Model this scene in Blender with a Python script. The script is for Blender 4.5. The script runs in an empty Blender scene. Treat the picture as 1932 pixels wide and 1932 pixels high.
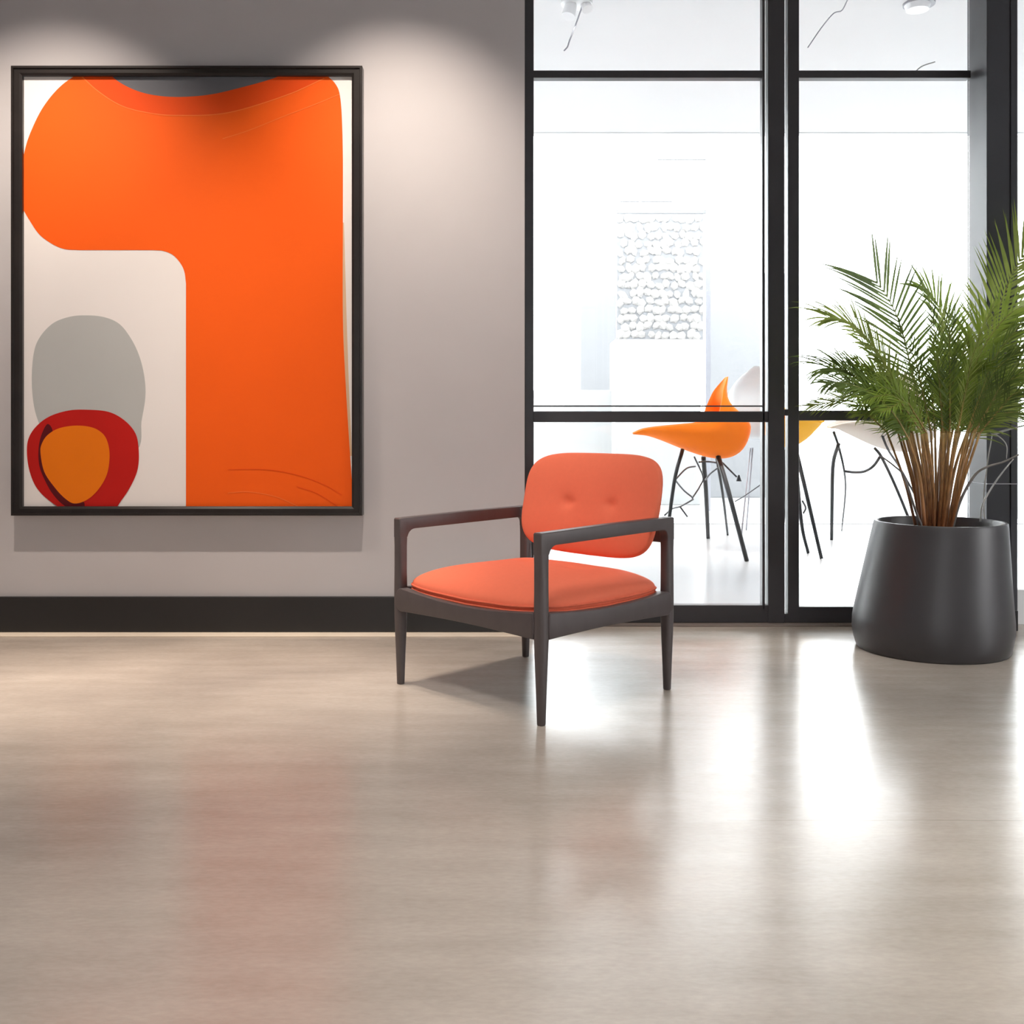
import bpy, bmesh, math, random
from mathutils import Vector, Matrix

S = bpy.context.scene
COL = S.collection
F, H0, CX, HC = 1950.0, 800.0, 966.0, 0.92      # focal length (px), horizon row, centre column, eye height

def P(px, py, Y):
    """point in the room seen at photo pixel (px,py), Y metres in front of the camera"""
    return Vector(((px - CX) / F * Y, Y, HC - (py - H0) / F * Y))
def G(px, Y):
    return Vector(((px - CX) / F * Y, Y, 0.0))

# ------------------------------------------------------------------ materials
def new_mat(name):
    m = bpy.data.materials.new(name); m.use_nodes = True
    nt = m.node_tree
    return m, nt, nt.nodes.get('Principled BSDF'), nt.nodes.get('Material Output')

def pmat(name, col, rough=0.5, metal=0.0, spec=0.5, noise=0.0, nscale=20.0, stretch=(1, 1, 1), bump=0.0, bscale=200.0, coat=0.0):
    m, nt, b, out = new_mat(name)
    b.inputs['Base Color'].default_value = (*col, 1)
    b.inputs['Roughness'].default_value = rough
    b.inputs['Metallic'].default_value = metal
    b.inputs['Specular IOR Level'].default_value = spec
    b.inputs['Coat Weight'].default_value = coat
    if noise > 0 or bump > 0:
        tc = nt.nodes.new('ShaderNodeTexCoord')
        mp = nt.nodes.new('ShaderNodeMapping'); mp.inputs['Scale'].default_value = stretch
        nt.links.new(tc.outputs['Object'], mp.inputs['Vector'])
    if noise > 0:
        n = nt.nodes.new('ShaderNodeTexNoise'); n.inputs['Scale'].default_value = nscale; n.inputs['Detail'].default_value = 6
        nt.links.new(mp.outputs['Vector'], n.inputs['Vector'])
        r = nt.nodes.new('ShaderNodeValToRGB')
        r.color_ramp.elements[0].position = 0.3; r.color_ramp.elements[1].position = 0.7
        r.color_ramp.elements[0].color = (*[c * (1 - noise) for c in col], 1)
        r.color_ramp.elements[1].color = (*[min(1, c * (1 + noise)) for c in col], 1)
        nt.links.new(n.outputs['Fac'], r.inputs['Fac'])
        nt.links.new(r.outputs['Color'], b.inputs['Base Color'])
    if bump > 0:
        n2 = nt.nodes.new('ShaderNodeTexNoise'); n2.inputs['Scale'].default_value = bscale; n2.inputs['Detail'].default_value = 3
        nt.links.new(mp.outputs['Vector'], n2.inputs['Vector'])
        bp = nt.nodes.new('ShaderNodeBump'); bp.inputs['Strength'].default_value = bump; bp.inputs['Distance'].default_value = 0.002
        nt.links.new(n2.outputs['Fac'], bp.inputs['Height'])
        nt.links.new(bp.outputs['Normal'], b.inputs['Normal'])
    return m

M_wall = pmat('grey_wall_paint', (0.52, 0.50, 0.505), 0.7, noise=0.02, nscale=3, bump=0.05, bscale=300)
M_white = pmat('white_paint', (0.80, 0.81, 0.82), 0.6, noise=0.01, nscale=2)
M_farceil = pmat('far_ceiling_paint', (0.74, 0.735, 0.74), 0.8, noise=0.01, nscale=2)
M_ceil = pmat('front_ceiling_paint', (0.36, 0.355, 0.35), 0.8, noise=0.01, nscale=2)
M_frame = pmat('charcoal_window_metal', (0.034, 0.033, 0.037), 0.38, noise=0.1, nscale=6)
M_column = pmat('charcoal_column_metal', (0.058, 0.060, 0.068), 0.36, spec=0.25, noise=0.1, nscale=3)
M_black = pmat('black_baseboard', (0.013, 0.0125, 0.0135), 0.42, noise=0.1, nscale=4)
M_beige = pmat('beige_light_line', (0.78, 0.68, 0.56), 0.4, noise=0.04, nscale=8)  # glow at the foot of the baseboard, put into the colour
M_thresh = pmat('brown_threshold', (0.20, 0.165, 0.145), 0.4, noise=0.15, nscale=12, stretch=(0.2, 4, 4))
M_pframe = pmat('black_picture_frame', (0.017, 0.014, 0.013), 0.32, noise=0.2, nscale=8)
M_wood = pmat('dark_stained_wood', (0.082, 0.066, 0.066), 0.45, noise=0.07, nscale=14, stretch=(2, 2, 1), bump=0.05, bscale=150)
M_fabric = pmat('coral_fabric', (0.84, 0.190, 0.105), 0.85, spec=0.25, noise=0.015, nscale=60, bump=0.25, bscale=900)
M_pipe = pmat('coral_piping', (0.74, 0.150, 0.08), 0.8, spec=0.25, noise=0.05, nscale=60)
M_button = pmat('coral_button', (0.62, 0.10, 0.05), 0.8, spec=0.25, noise=0.03, nscale=60)
M_pot = pmat('charcoal_planter', (0.044, 0.042, 0.046), 0.40, spec=0.6, noise=0.06, nscale=6)
M_soil = pmat('dark_soil', (0.018, 0.013, 0.010), 0.95, noise=0.5, nscale=60, bump=0.8, bscale=120)
M_orange_shell = pmat('orange_shell', (1.0, 0.205, 0.008), 0.7, spec=0.15, noise=0.02, nscale=4)
M_yellow_shell = pmat('yellow_shell', (1.0, 0.50, 0.05), 0.7, spec=0.15, noise=0.02, nscale=4)
M_cream_shell = pmat('cream_shell', (0.70, 0.62, 0.55), 0.6, spec=0.2, noise=0.02, nscale=4)
M_grey_shell = pmat('pale_grey_shell', (0.62, 0.64, 0.66), 0.5, noise=0.02, nscale=4)
M_blackmetal = pmat('black_leg_metal', (0.012, 0.012, 0.014), 0.4, noise=0.1, nscale=20)
M_wire = pmat('dark_wire', (0.05, 0.05, 0.055), 0.4, noise=0.1, nscale=20)
M_greymetal = pmat('pale_grey_metal', (0.36, 0.36, 0.40), 0.5, noise=0.05, nscale=5)
M_ext_light = pmat('pale_render_wall', (0.44, 0.44, 0.44), 0.8, noise=0.02, nscale=2)
M_ext_grey = pmat('grey_render_wall', (0.265, 0.268, 0.280), 0.8, noise=0.02, nscale=2)
M_pebble = pmat('cream_pebbles', (0.37, 0.355, 0.345), 0.7, noise=0.04, nscale=5)
M_terrace = pmat('pale_terrace', (0.40, 0.405, 0.41), 0.8, noise=0.03, nscale=2)
M_lampbody = pmat('white_lamp_metal', (0.85, 0.85, 0.86), 0.4, noise=0.01, nscale=5)

def floor_mat():
    m, nt, b, out = new_mat('polished_concrete')
    N, L = nt.nodes.new, nt.links.new
    tc = N('ShaderNodeTexCoord')
    def noise(scale, det, st, w=0):
        mp = N('ShaderNodeMapping'); mp.inputs['Scale'].default_value = st; mp.inputs['Location'].default_value = (w, w * 1.7, 0)
        L(tc.outputs['Object'], mp.inputs['Vector'])
        n = N('ShaderNodeTexNoise'); n.inputs['Scale'].default_value = scale; n.inputs['Detail'].default_value = det
        n.inputs['Roughness'].default_value = 0.6
        L(mp.outputs['Vector'], n.inputs['Vector']); return n.outputs['Fac']
    cloud = noise(1.3, 5, (1, 1.3, 1), 3.1)
    streak = noise(4.0, 7, (0.6, 3.0, 1), 7.7)
    fine = noise(70.0, 4, (0.6, 1.6, 1), 1.3)
    r1 = N('ShaderNodeValToRGB')
    r1.color_ramp.elements[0].position = 0.32; r1.color_ramp.elements[1].position = 0.70
    r1.color_ramp.elements[0].color = (0.375, 0.330, 0.290, 1); r1.color_ramp.elements[1].color = (0.495, 0.440, 0.385, 1)
    L(cloud, r1.inputs['Fac'])
    r2 = N('ShaderNodeValToRGB')
    r2.color_ramp.elements[0].position = 0.30; r2.color_ramp.elements[1].position = 0.72
    r2.color_ramp.elements[0].color = (0.90, 0.89, 0.88, 1); r2.color_ramp.elements[1].color = (1.05, 1.05, 1.05, 1)
    L(streak, r2.inputs['Fac'])
    mx = N('ShaderNodeMix'); mx.data_type = 'RGBA'; mx.blend_type = 'MULTIPLY'; mx.inputs['Factor'].default_value = 1
    L(r1.outputs['Color'], mx.inputs['A']); L(r2.outputs['Color'], mx.inputs['B'])
    r3 = N('ShaderNodeValToRGB')
    r3.color_ramp.elements[0].position = 0.25; r3.color_ramp.elements[1].position = 0.75
    r3.color_ramp.elements[0].color = (0.90, 0.90, 0.90, 1); r3.color_ramp.elements[1].color = (1.05, 1.05, 1.05, 1)
    L(fine, r3.inputs['Fac'])
    mx2 = N('ShaderNodeMix'); mx2.data_type = 'RGBA'; mx2.blend_type = 'MULTIPLY'; mx2.inputs['Factor'].default_value = 1
    L(mx.outputs['Result'], mx2.inputs['A']); L(r3.outputs['Color'], mx2.inputs['B'])
    # hairline joint running across the slab at y = 2.40
    sp = N('ShaderNodeSeparateXYZ'); L(tc.outputs['Object'], sp.inputs['Vector'])
    wob = noise(2.0, 3, (1, 0.0, 0), 5)
    a = N('ShaderNodeMath'); a.operation = 'MULTIPLY_ADD'; a.inputs[1].default_value = 0.03; a.inputs[2].default_value = 2.385
    L(wob, a.inputs[0])
    d = N('ShaderNodeMath'); d.operation = 'SUBTRACT'; L(sp.outputs['Y'], d.inputs[0]); L(a.outputs[0], d.inputs[1])
    ab = N('ShaderNodeMath'); ab.operation = 'ABSOLUTE'; L(d.outputs[0], ab.inputs[0])
    lt = N('ShaderNodeMath'); lt.operation = 'LESS_THAN'; lt.inputs[1].default_value = 0.0016; L(ab.outputs[0], lt.inputs[0])
    gx = N('ShaderNodeMath'); gx.operation = 'GREATER_THAN'; gx.inputs[1].default_value = 0.50; L(sp.outputs['X'], gx.inputs[0])
    ml = N('ShaderNodeMath'); ml.operation = 'MULTIPLY'; L(lt.outputs[0], ml.inputs[0]); L(gx.outputs[0], ml.inputs[1])
    ml2 = N('ShaderNodeMath'); ml2.operation = 'MULTIPLY'; ml2.inputs[1].default_value = 0.35; L(ml.outputs[0], ml2.inputs[0])
    mx3 = N('ShaderNodeMix'); mx3.data_type = 'RGBA'; L(ml2.outputs[0], mx3.inputs['Factor'])
    L(mx2.outputs['Result'], mx3.inputs['A']); mx3.inputs['B'].default_value = (0.12, 0.11, 0.10, 1)
    L(mx3.outputs['Result'], b.inputs['Base Color'])
    mr = N('ShaderNodeMapRange'); mr.inputs['From Min'].default_value = 0.3; mr.inputs['From Max'].default_value = 0.7
    mr.inputs['To Min'].default_value = 0.20; mr.inputs['To Max'].default_value = 0.26
    L(streak, mr.inputs['Value']); L(mr.outputs['Result'], b.inputs['Roughness'])
    bp = N('ShaderNodeBump'); bp.inputs['Strength'].default_value = 0.10; bp.inputs['Distance'].default_value = 0.002
    L(noise(26.0, 4, (0.7, 1.8, 1), 9), bp.inputs['Height']); L(bp.outputs['Normal'], b.inputs['Normal'])
    b.inputs['Specular IOR Level'].default_value = 0.55
    return m
M_floor = floor_mat()
M_farfloor = pmat('white_resin_floor', (0.60, 0.60, 0.605), 0.25, noise=0.02, nscale=1.5)

def glass_mat():
    m, nt, b, out = new_mat('clear_glass')
    nt.nodes.remove(b)
    tr = nt.nodes.new('ShaderNodeBsdfTransparent'); tr.inputs['Color'].default_value = (0.975, 0.985, 0.985, 1)
    gl = nt.nodes.new('ShaderNodeBsdfGlossy'); gl.inputs['Roughness'].default_value = 0.0
    fr = nt.nodes.new('ShaderNodeFresnel'); fr.inputs['IOR'].default_value = 1.45
    ml = nt.nodes.new('ShaderNodeMath'); ml.operation = 'MULTIPLY'; ml.inputs[1].default_value = 0.5
    mx = nt.nodes.new('ShaderNodeMixShader')
    nt.links.new(fr.outputs[0], ml.inputs[0]); nt.links.new(ml.outputs[0], mx.inputs['Fac'])
    nt.links.new(tr.outputs[0], mx.inputs[1]); nt.links.new(gl.outputs[0], mx.inputs[2])
    nt.links.new(mx.outputs[0], out.inputs['Surface'])
    return m
M_glass = glass_mat()

def leaf_mat(name, c1, c2):
    m, nt, b, out = new_mat(name)
    N, L = nt.nodes.new, nt.links.new
    tc = N('ShaderNodeTexCoord')
    n = N('ShaderNodeTexNoise'); n.inputs['Scale'].default_value = 9; n.inputs['Detail'].default_value = 4
    L(tc.outputs['Object'], n.inputs['Vector'])
    r = N('ShaderNodeValToRGB'); r.color_ramp.elements[0].position = 0.35; r.color_ramp.elements[1].position = 0.65
    r.color_ramp.elements[0].color = (*c1, 1); r.color_ramp.elements[1].color = (*c2, 1)
    L(n.outputs['Fac'], r.inputs['Fac'])
    L(r.outputs['Color'], b.inputs['Base Color']); b.inputs['Roughness'].default_value = 0.45
    t = N('ShaderNodeBsdfTranslucent'); L(r.outputs['Color'], t.inputs['Color'])
    mx = N('ShaderNodeMixShader'); mx.inputs['Fac'].default_value = 0.25
    L(b.outputs[0], mx.inputs[1]); L(t.outputs[0], mx.inputs[2]); L(mx.outputs[0], out.inputs['Surface'])
    return m
M_leaf = [leaf_mat('palm_leaf_green', (0.125, 0.190, 0.020), (0.22, 0.31, 0.038)),
          leaf_mat('palm_leaf_dark', (0.070, 0.110, 0.022), (0.125, 0.185, 0.033)),
          leaf_mat('palm_leaf_olive', (0.16, 0.21, 0.035), (0.27, 0.33, 0.07))]

def stem_mat():
    m, nt, b, out = new_mat('palm_stem')
    N, L = nt.nodes.new, nt.links.new
    tc = N('ShaderNodeTexCoord'); sp = N('ShaderNodeSeparateXYZ'); L(tc.outputs['Object'], sp.inputs[0])
    n = N('ShaderNodeTexNoise'); n.inputs['Scale'].default_value = 30; n.inputs['Detail'].default_value = 5
    mp = N('ShaderNodeMapping'); mp.inputs['Scale'].default_value = (3, 3, 0.3); L(tc.outputs['Object'], mp.inputs['Vector']); L(mp.outputs[0], n.inputs['Vector'])
    mr = N('ShaderNodeMapRange'); mr.inputs['From Min'].default_value = 0.50; mr.inputs['From Max'].default_value = 1.05
    L(sp.outputs['Z'], mr.inputs['Value'])
    r = N('ShaderNodeValToRGB')
    r.color_ramp.elements[0].color = (0.24, 0.085, 0.030, 1); r.color_ramp.elements[1].color = (0.17, 0.19, 0.035, 1)
    e = r.color_ramp.elements.new(0.55); e.color = (0.40, 0.23, 0.085, 1)
    L(mr.outputs['Result'], r.inputs['Fac'])
    r2 = N('ShaderNodeValToRGB'); r2.color_ramp.elements[0].position = 0.3; r2.color_ramp.elements[1].position = 0.7
    r2.color_ramp.elements[0].color = (0.5, 0.5, 0.5, 1); r2.color_ramp.elements[1].color = (1.25, 1.2, 1.15, 1)
    L(n.outputs['Fac'], r2.inputs['Fac'])
    mx = N('ShaderNodeMix'); mx.data_type = 'RGBA'; mx.blend_type = 'MULTIPLY'; mx.inputs['Factor'].default_value = 1
    L(r.outputs['Color'], mx.inputs['A']); L(r2.outputs['Color'], mx.inputs['B'])
    L(mx.outputs['Result'], b.inputs['Base Color']); b.inputs['Roughness'].default_value = 0.5
    return m
M_stem = stem_mat()
M_drystalk = pmat('dry_grey_stalk', (0.14, 0.125, 0.115), 0.6, noise=0.3, nscale=20)
M_palestalk = pmat('pale_grey_stalk', (0.38, 0.38, 0.37), 0.6, noise=0.2, nscale=20)

# ------------------------------------------------------------------ object helpers
def link(name, bm, mats, parent=None, smooth=False, loc=None):
    me = bpy.data.meshes.new(name)
    bmesh.ops.recalc_face_normals(bm, faces=bm.faces[:])
    bm.to_mesh(me); bm.free()
    for m in (mats if isinstance(mats, (list, tuple)) else [mats]): me.materials.append(m)
    if smooth:
        for p in me.polygons: p.use_smooth = True
    o = bpy.data.objects.new(name, me); COL.objects.link(o)
    if parent: o.parent = parent
    if loc is not None: o.location = loc
    return o

def smooth_angle(o, deg=40):
    me = o.data
    for p in me.polygons: p.use_smooth = True
    me.set_sharp_from_angle(angle=math.radians(deg))
    return o

def tag(o, label=None, cat=None, group=None, kind=None):
    if label: o['label'] = label
    if cat: o['category'] = cat
    if group: o['group'] = group
    if kind: o['kind'] = kind
    return o

def empty(name, loc, rz=0.0):
    o = bpy.data.objects.new(name, None); COL.objects.link(o)
    o.location = loc; o.rotation_euler = (0, 0, rz); o.empty_display_size = 0.1
    return o

def box(bm, x0, x1, y0, y1, z0, z1, bev=0.0):
    r = bmesh.ops.create_cube(bm, size=1.0)
    for v in r['verts']:
        v.co = Vector((x0 + (v.co.x + 0.5) * (x1 - x0), y0 + (v.co.y + 0.5) * (y1 - y0), z0 + (v.co.z + 0.5) * (z1 - z0)))
    if bev > 0:
        es = list({e for v in r['verts'] for e in v.link_edges})
        bmesh.ops.bevel(bm, geom=es, offset=bev, segments=2, profile=0.5, affect='EDGES')

def tube(bm, pts, radii, seg=10, cap=True):
    pts = [Vector(p) for p in pts]
    if not isinstance(radii, (list, tuple)): radii = [radii] * len(pts)
    rings = []; up = None
    for i, p in enumerate(pts):
        t = (pts[min(i + 1, len(pts) - 1)] - pts[max(i - 1, 0)]).normalized()
        if up is None:
            up = Vector((0, 0, 1)) if abs(t.z) < 0.9 else Vector((1, 0, 0))
        a = t.cross(up).normalized(); b = a.cross(t).normalized(); up = b
        rings.append([bm.verts.new(p + radii[i] * (math.cos(2 * math.pi * k / seg) * a + math.sin(2 * math.pi * k / seg) * b)) for k in range(seg)])
    for r0, r1 in zip(rings, rings[1:]):
        for k in range(seg):
            bm.faces.new((r0[k], r0[(k + 1) % seg], r1[(k + 1) % seg], r1[k]))
    if cap:
        bm.faces.new(rings[0][::-1]); bm.faces.new(rings[-1])

def catmull(pts, n=8):
    pts = [Vector(p) for p in pts]
    if len(pts) < 3: return pts
    ext = [2 * pts[0] - pts[1]] + pts + [2 * pts[-1] - pts[-2]]
    out = []
    for i in range(1, len(ext) - 2):
        p0, p1, p2, p3 = ext[i - 1:i + 3]
        for k in range(n):
            t = k / n
            out.append(0.5 * ((2 * p1) + (p2 - p0) * t + (2 * p0 - 5 * p1 + 4 * p2 - p3) * t * t + (3 * p1 - p0 - 3 * p2 + p3) * t ** 3))
    out.append(pts[-1].copy())
    return out

def extrude_poly(bm, pts2, axis, c0, c1, bev=0.0):
    """polygon pts2 in the plane normal to axis ('x','y'), extruded from c0 to c1; pts are (other, z)"""
    def mk(p, c):
        return Vector((c, p[0], p[1])) if axis == 'x' else Vector((p[0], c, p[1]))
    a = [bm.verts.new(mk(p, c0)) for p in pts2]; b = [bm.verts.new(mk(p, c1)) for p in pts2]
    f0 = bm.faces.new(a); f1 = bm.faces.new(b[::-1])
    n = len(a)
    for i in range(n):
        bm.faces.new((a[i], b[i], b[(i + 1) % n], a[(i + 1) % n]))
    if bev > 0:
        bmesh.ops.recalc_face_normals(bm, faces=bm.faces[:])
        bmesh.ops.bevel(bm, geom=list(f0.edges) + list(f1.edges), offset=bev, segments=3, profile=0.5, affect='EDGES')

def arc2(cx, cz, r, a0, a1, n=8):
    return [(cx + r * math.cos(math.radians(a0 + (a1 - a0) * i / n)), cz + r * math.sin(math.radians(a0 + (a1 - a0) * i / n))) for i in range(n + 1)]

def struct(name, bm, m, label=None, parent=None, smooth=False):
    o = link(name, bm, m, parent, smooth)
    if parent is None: tag(o, label, None, None, 'structure')
    return o

# ------------------------------------------------------------------ the rooms
GY = 4.74                       # front face of the glazed partition
WY = 4.56                       # face of the picture wall
CZ, CZ2 = 3.40, 3.60            # ceilings of the front and the far room
FY = 9.50                       # far window wall
XL, XR = -3.4, 5.2
def gx(px): return (px - CX) / F * GY
def gz(py): return HC - (py - H0) / F * GY

bm = bmesh.new(); box(bm, XL, XR, -3.2, 4.80, -0.12, 0.0); struct('floor', bm, M_floor, 'polished warm grey concrete floor of the front room')
bm = bmesh.new(); box(bm, XL, 6.4, 4.80, FY + 0.12, -0.12, 0.0); struct('floor_far', bm, M_farfloor, 'white shiny floor of the bright room behind the glass')
bm = bmesh.new(); box(bm, XL, XR, -3.2, 4.90, CZ, CZ + 0.12); struct('ceiling', bm, M_ceil, 'ceiling of the front room')
bm = bmesh.new(); box(bm, XL, 6.4, 4.90, FY + 0.12, CZ2, CZ2 + 0.12); struct('ceiling_far', bm, M_farceil, 'white ceiling of the room behind the glass')
bm = bmesh.new(); box(bm, XL, 0.056, WY, 4.86, 0, CZ); struct('wall_back', bm, M_wall, 'plain warm grey wall behind the framed artwork')
bm = bmesh.new(); box(bm, 0.056, XR, GY, 4.90, 2.93, CZ2); struct('wall_back_header', bm, M_wall, 'grey wall strip above the glazing')
bm = bmesh.new(); box(bm, XL - 0.12, XL, -3.2, 4.86, 0, CZ); struct('wall_left', bm, M_wall)
bm = bmesh.new(); box(bm, XR, XR + 0.12, -3.2, 1.0, 0, CZ); box(bm, XR, XR + 0.12, 2.6, GY, 0, CZ); box(bm, XR, XR + 0.12, 1.0, 2.6, 0, 0.4); box(bm, XR, XR + 0.12, 1.0, 2.6, 2.2, CZ); struct('wall_right', bm, M_wall)  # unseen opening, added for daylight from the right
# wall behind the camera, with an opening added to let in fill light
bm = bmesh.new()
box(bm, XL, XR, -3.32, -3.2, 0, 0.9); box(bm, XL, XR, -3.32, -3.2, 2.2, CZ)
box(bm, XL, -0.35, -3.32, -3.2, 0.9, 2.2); box(bm, 0.65, XR, -3.32, -3.2, 0.9, 2.2)
struct('wall_front', bm, M_wall)
# far room walls
bm = bmesh.new(); box(bm, XL - 0.12, XL, 4.86, FY + 0.12, 0, CZ2); struct('wall_far_left', bm, M_white)
bm = bmesh.new(); box(bm, 6.4, 6.52, 4.86, FY + 0.12, 0, CZ2); struct('wall_far_right', bm, M_white)
bm = bmesh.new(); box(bm, XR, 6.52, 4.74, 4.86, 0, CZ2); struct('wall_far_corner', bm, M_white)

# baseboard and floor strips
bm = bmesh.new(); box(bm, XL, 0.056, 4.54, WY, 0.006, 0.160, 0.003); struct('baseboard_back', bm, M_black, 'tall black baseboard under the artwork')
bm = bmesh.new(); box(bm, XL, 0.056, 4.462, WY, 0.0, 0.005, 0.0015); struct('floor_light_line', bm, M_beige, 'beige light line drawn as a thin strip along the black baseboard')  # bright line on the floor, drawn as a pale strip
bm = bmesh.new(); box(bm, 0.056, 2.11, 4.69, 4.80, 0.0, 0.008, 0.002); struct('trim_2', bm, M_thresh, 'brown threshold strip under the glazing')

# --- glazed partition: two framed panes, slender slits at the mullion
def frame_member(bm, px0, px1, py0, py1, d=0.055, y0=GY, bev=0.003):
    box(bm, gx(px0), gx(px1), y0, y0 + d, gz(py1), gz(py0), bev)
def pane(name, px0, px1, py0, py1, parent):
    bm = bmesh.new(); box(bm, gx(px0), gx(px1), GY + 0.024, GY + 0.030, gz(py1), gz(py0))
    return link(name, bm, M_glass, parent)
TOP = -26                        # just above the picture's top edge
win1 = tag(empty('window_1', (0, 0, 0)), 'left glazed panel in charcoal frame beside the grey wall', None, None, 'structure')
bm = bmesh.new()
frame_member(bm, 990, 1007, TOP, 1175)
frame_member(bm, 1438.5, 1443.5, TOP, 1150, 0.05)
frame_member(bm, 1006, 1439, 132.5, 146.5, 0.05)
frame_member(bm, 1006, 1450, 776, 796.5, 0.05)
frame_member(bm, 1006, 1439, 764.8, 767.4, 0.03, GY + 0.01, 0.001)
frame_member(bm, 1006, 1450, 1142, 1175, 0.05)
link('window_frame', bm, M_frame, win1)
pane('upper_pane', 1006.5, 1439, TOP, 133, win1); pane('middle_pane', 1006.5, 1439, 146, 777, win1); pane('lower_pane', 1006.5, 1439, 796, 1142.5, win1)
win2 = tag(empty('window_2', (0, 0, 0)), 'right glazed panel in charcoal frame behind the potted palm', None, None, 'structure')
bm = bmesh.new()
frame_member(bm, 1487, 1508, TOP, 1175)
frame_member(bm, 1507, 1832, 132.5, 146.5, 0.05)
frame_member(bm, 1507, 1832, 774.5, 793.5, 0.05)
frame_member(bm, 1507, 1845, 1145, 1175, 0.05)
link('window_frame', bm, M_frame, win2)
pane('upper_pane', 1507, 1833, TOP, 133, win2); pane('middle_pane', 1507, 1833, 146, 775, win2); pane('lower_pane', 1507, 1833, 793, 1145.5, win2)
mul = tag(empty('window_3', (0, 0, 0)), 'wide charcoal mullion with bright glass slits between the two glazed panels', None, None, 'structure')
bm = bmesh.new()
frame_member(bm, 1449, 1480, TOP, 1175, 0.06, GY - 0.006)
frame_member(bm, 1479, 1488, 1158, 1175, 0.05)
frame_member(bm, 1479, 1488, 772, 784, 0.05)
link('mullion', bm, M_frame, mul)
pane('glass_slit', 1443, 1449.5, TOP, 1150, mul); pane('glass_slit', 1479.5, 1487.5, TOP, 1160, mul)
# column on the right
colm = tag(empty('trim_3', (0, 0, 0)), 'square charcoal column at the right edge behind the palm', None, None, 'structure')
cy0, cy1 = 4.60, 4.80
cx0, cx1 = (1862 - CX) / F * cy0, (1919 - CX) / F * cy0
bm = bmesh.new(); box(bm, cx0, cx1 - 0.030, cy0, cy1, 0.09, CZ2 - 0.02, 0.003); link('column_shaft', bm, M_column, colm)
bm = bmesh.new(); box(bm, cx1 - 0.030, cx1, cy0 - 0.006, cy1, 0.09, CZ2 - 0.02, 0.003); link('column_edge', bm, M_column, colm)
bm = bmesh.new(); box(bm, cx0 - 0.002, cx1 + 0.001, cy0 - 0.008, cy1, 0.0, 0.09, 0.002); link('column_plinth', bm, M_black, colm)
bm = bmesh.new(); box(bm, cx0 - 0.001, cx1 + 0.001, cy0 - 0.0075, cy1, 0.652, 0.656); link('column_joint', bm, M_greymetal, colm)
# glazing right of the column
win4 = tag(empty('window_4', (0, 0, 0)), 'glazed panel right of the charcoal column at the picture edge', None, None, 'structure')
bm = bmesh.new(); box(bm, cx1, XR, GY, 4.80, 0.0, 0.16, 0.003); box(bm, XR - 0.05, XR, GY, 4.80, 0.16, 2.93); box(bm, 3.7, 3.75, GY, 4.80, 0.16, 2.93)
link('white_sill', bm, M_white, win4)
bm = bmesh.new(); box(bm, cx1, XR, GY + 0.024, GY + 0.030, 0.16, 2.93); link('glass_pane', bm, M_glass, win4)

# --- far window wall: slender white frame, glass to the ceiling
win5 = tag(empty('window_5', (0, 0, 0)), 'overexposed full height window wall at the back of the bright room', None, None, 'structure')
bm = bmesh.new()
box(bm, XL, 6.4, FY, FY + 0.06, 0.0, 0.008); box(bm, XL, 6.4, FY, FY + 0.06, CZ2 - 0.008, CZ2)
for x in (XL, -1.2, 4.6, 6.35): box(bm, x, x + 0.05, FY, FY + 0.06, 0.05, CZ2 - 0.03)
link('window_frame', bm, M_white, win5)
bm = bmesh.new(); box(bm, XL + 0.05, 6.35, FY + 0.02, FY + 0.03, 0.05, CZ2 - 0.03); link('glass_pane', bm, M_glass, win5)

# ------------------------------------------------------------------ outside the far window
bm = bmesh.new(); box(bm, -14, 20, FY + 0.12, 40, -0.12, -0.02); struct('terrace', bm, M_terrace, 'overexposed pale terrace beyond the far window')
def ext_box(name, px0, px1, py0, Y, depth, m, z0=-0.02, z1=None):
    bm = bmesh.new()
    box(bm, (px0 - CX) / F * Y, (px1 - CX) / F * Y, Y, Y + depth, z0, z1 if z1 is not None else HC - (py0 - H0) / F * Y, 0.01)
    return link(name, bm, m)
o = ext_box('pedestal', 1160, 1322, 640, 12.0, 0.6, M_ext_light)
tag(o, 'bright white block standing outside under the pebbled screen', 'block')
o = ext_box('garden_wall', 1095, 1163, 515, 13.2, 0.3, M_ext_grey)
tag(o, 'hazy grey wall outside, left of the pebbled screen', 'wall')
o = ext_box('garden_wall', 1338, 1500, 515, 13.2, 0.3, M_ext_grey)
tag(o, 'hazy grey wall outside, right of the pale post', 'wall')
o = ext_box('garden_wall', 960, 1158, 736, 12.4, 0.3, M_ext_light)
tag(o, 'low pale wall outside behind the left glazed panel', 'wall')
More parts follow.
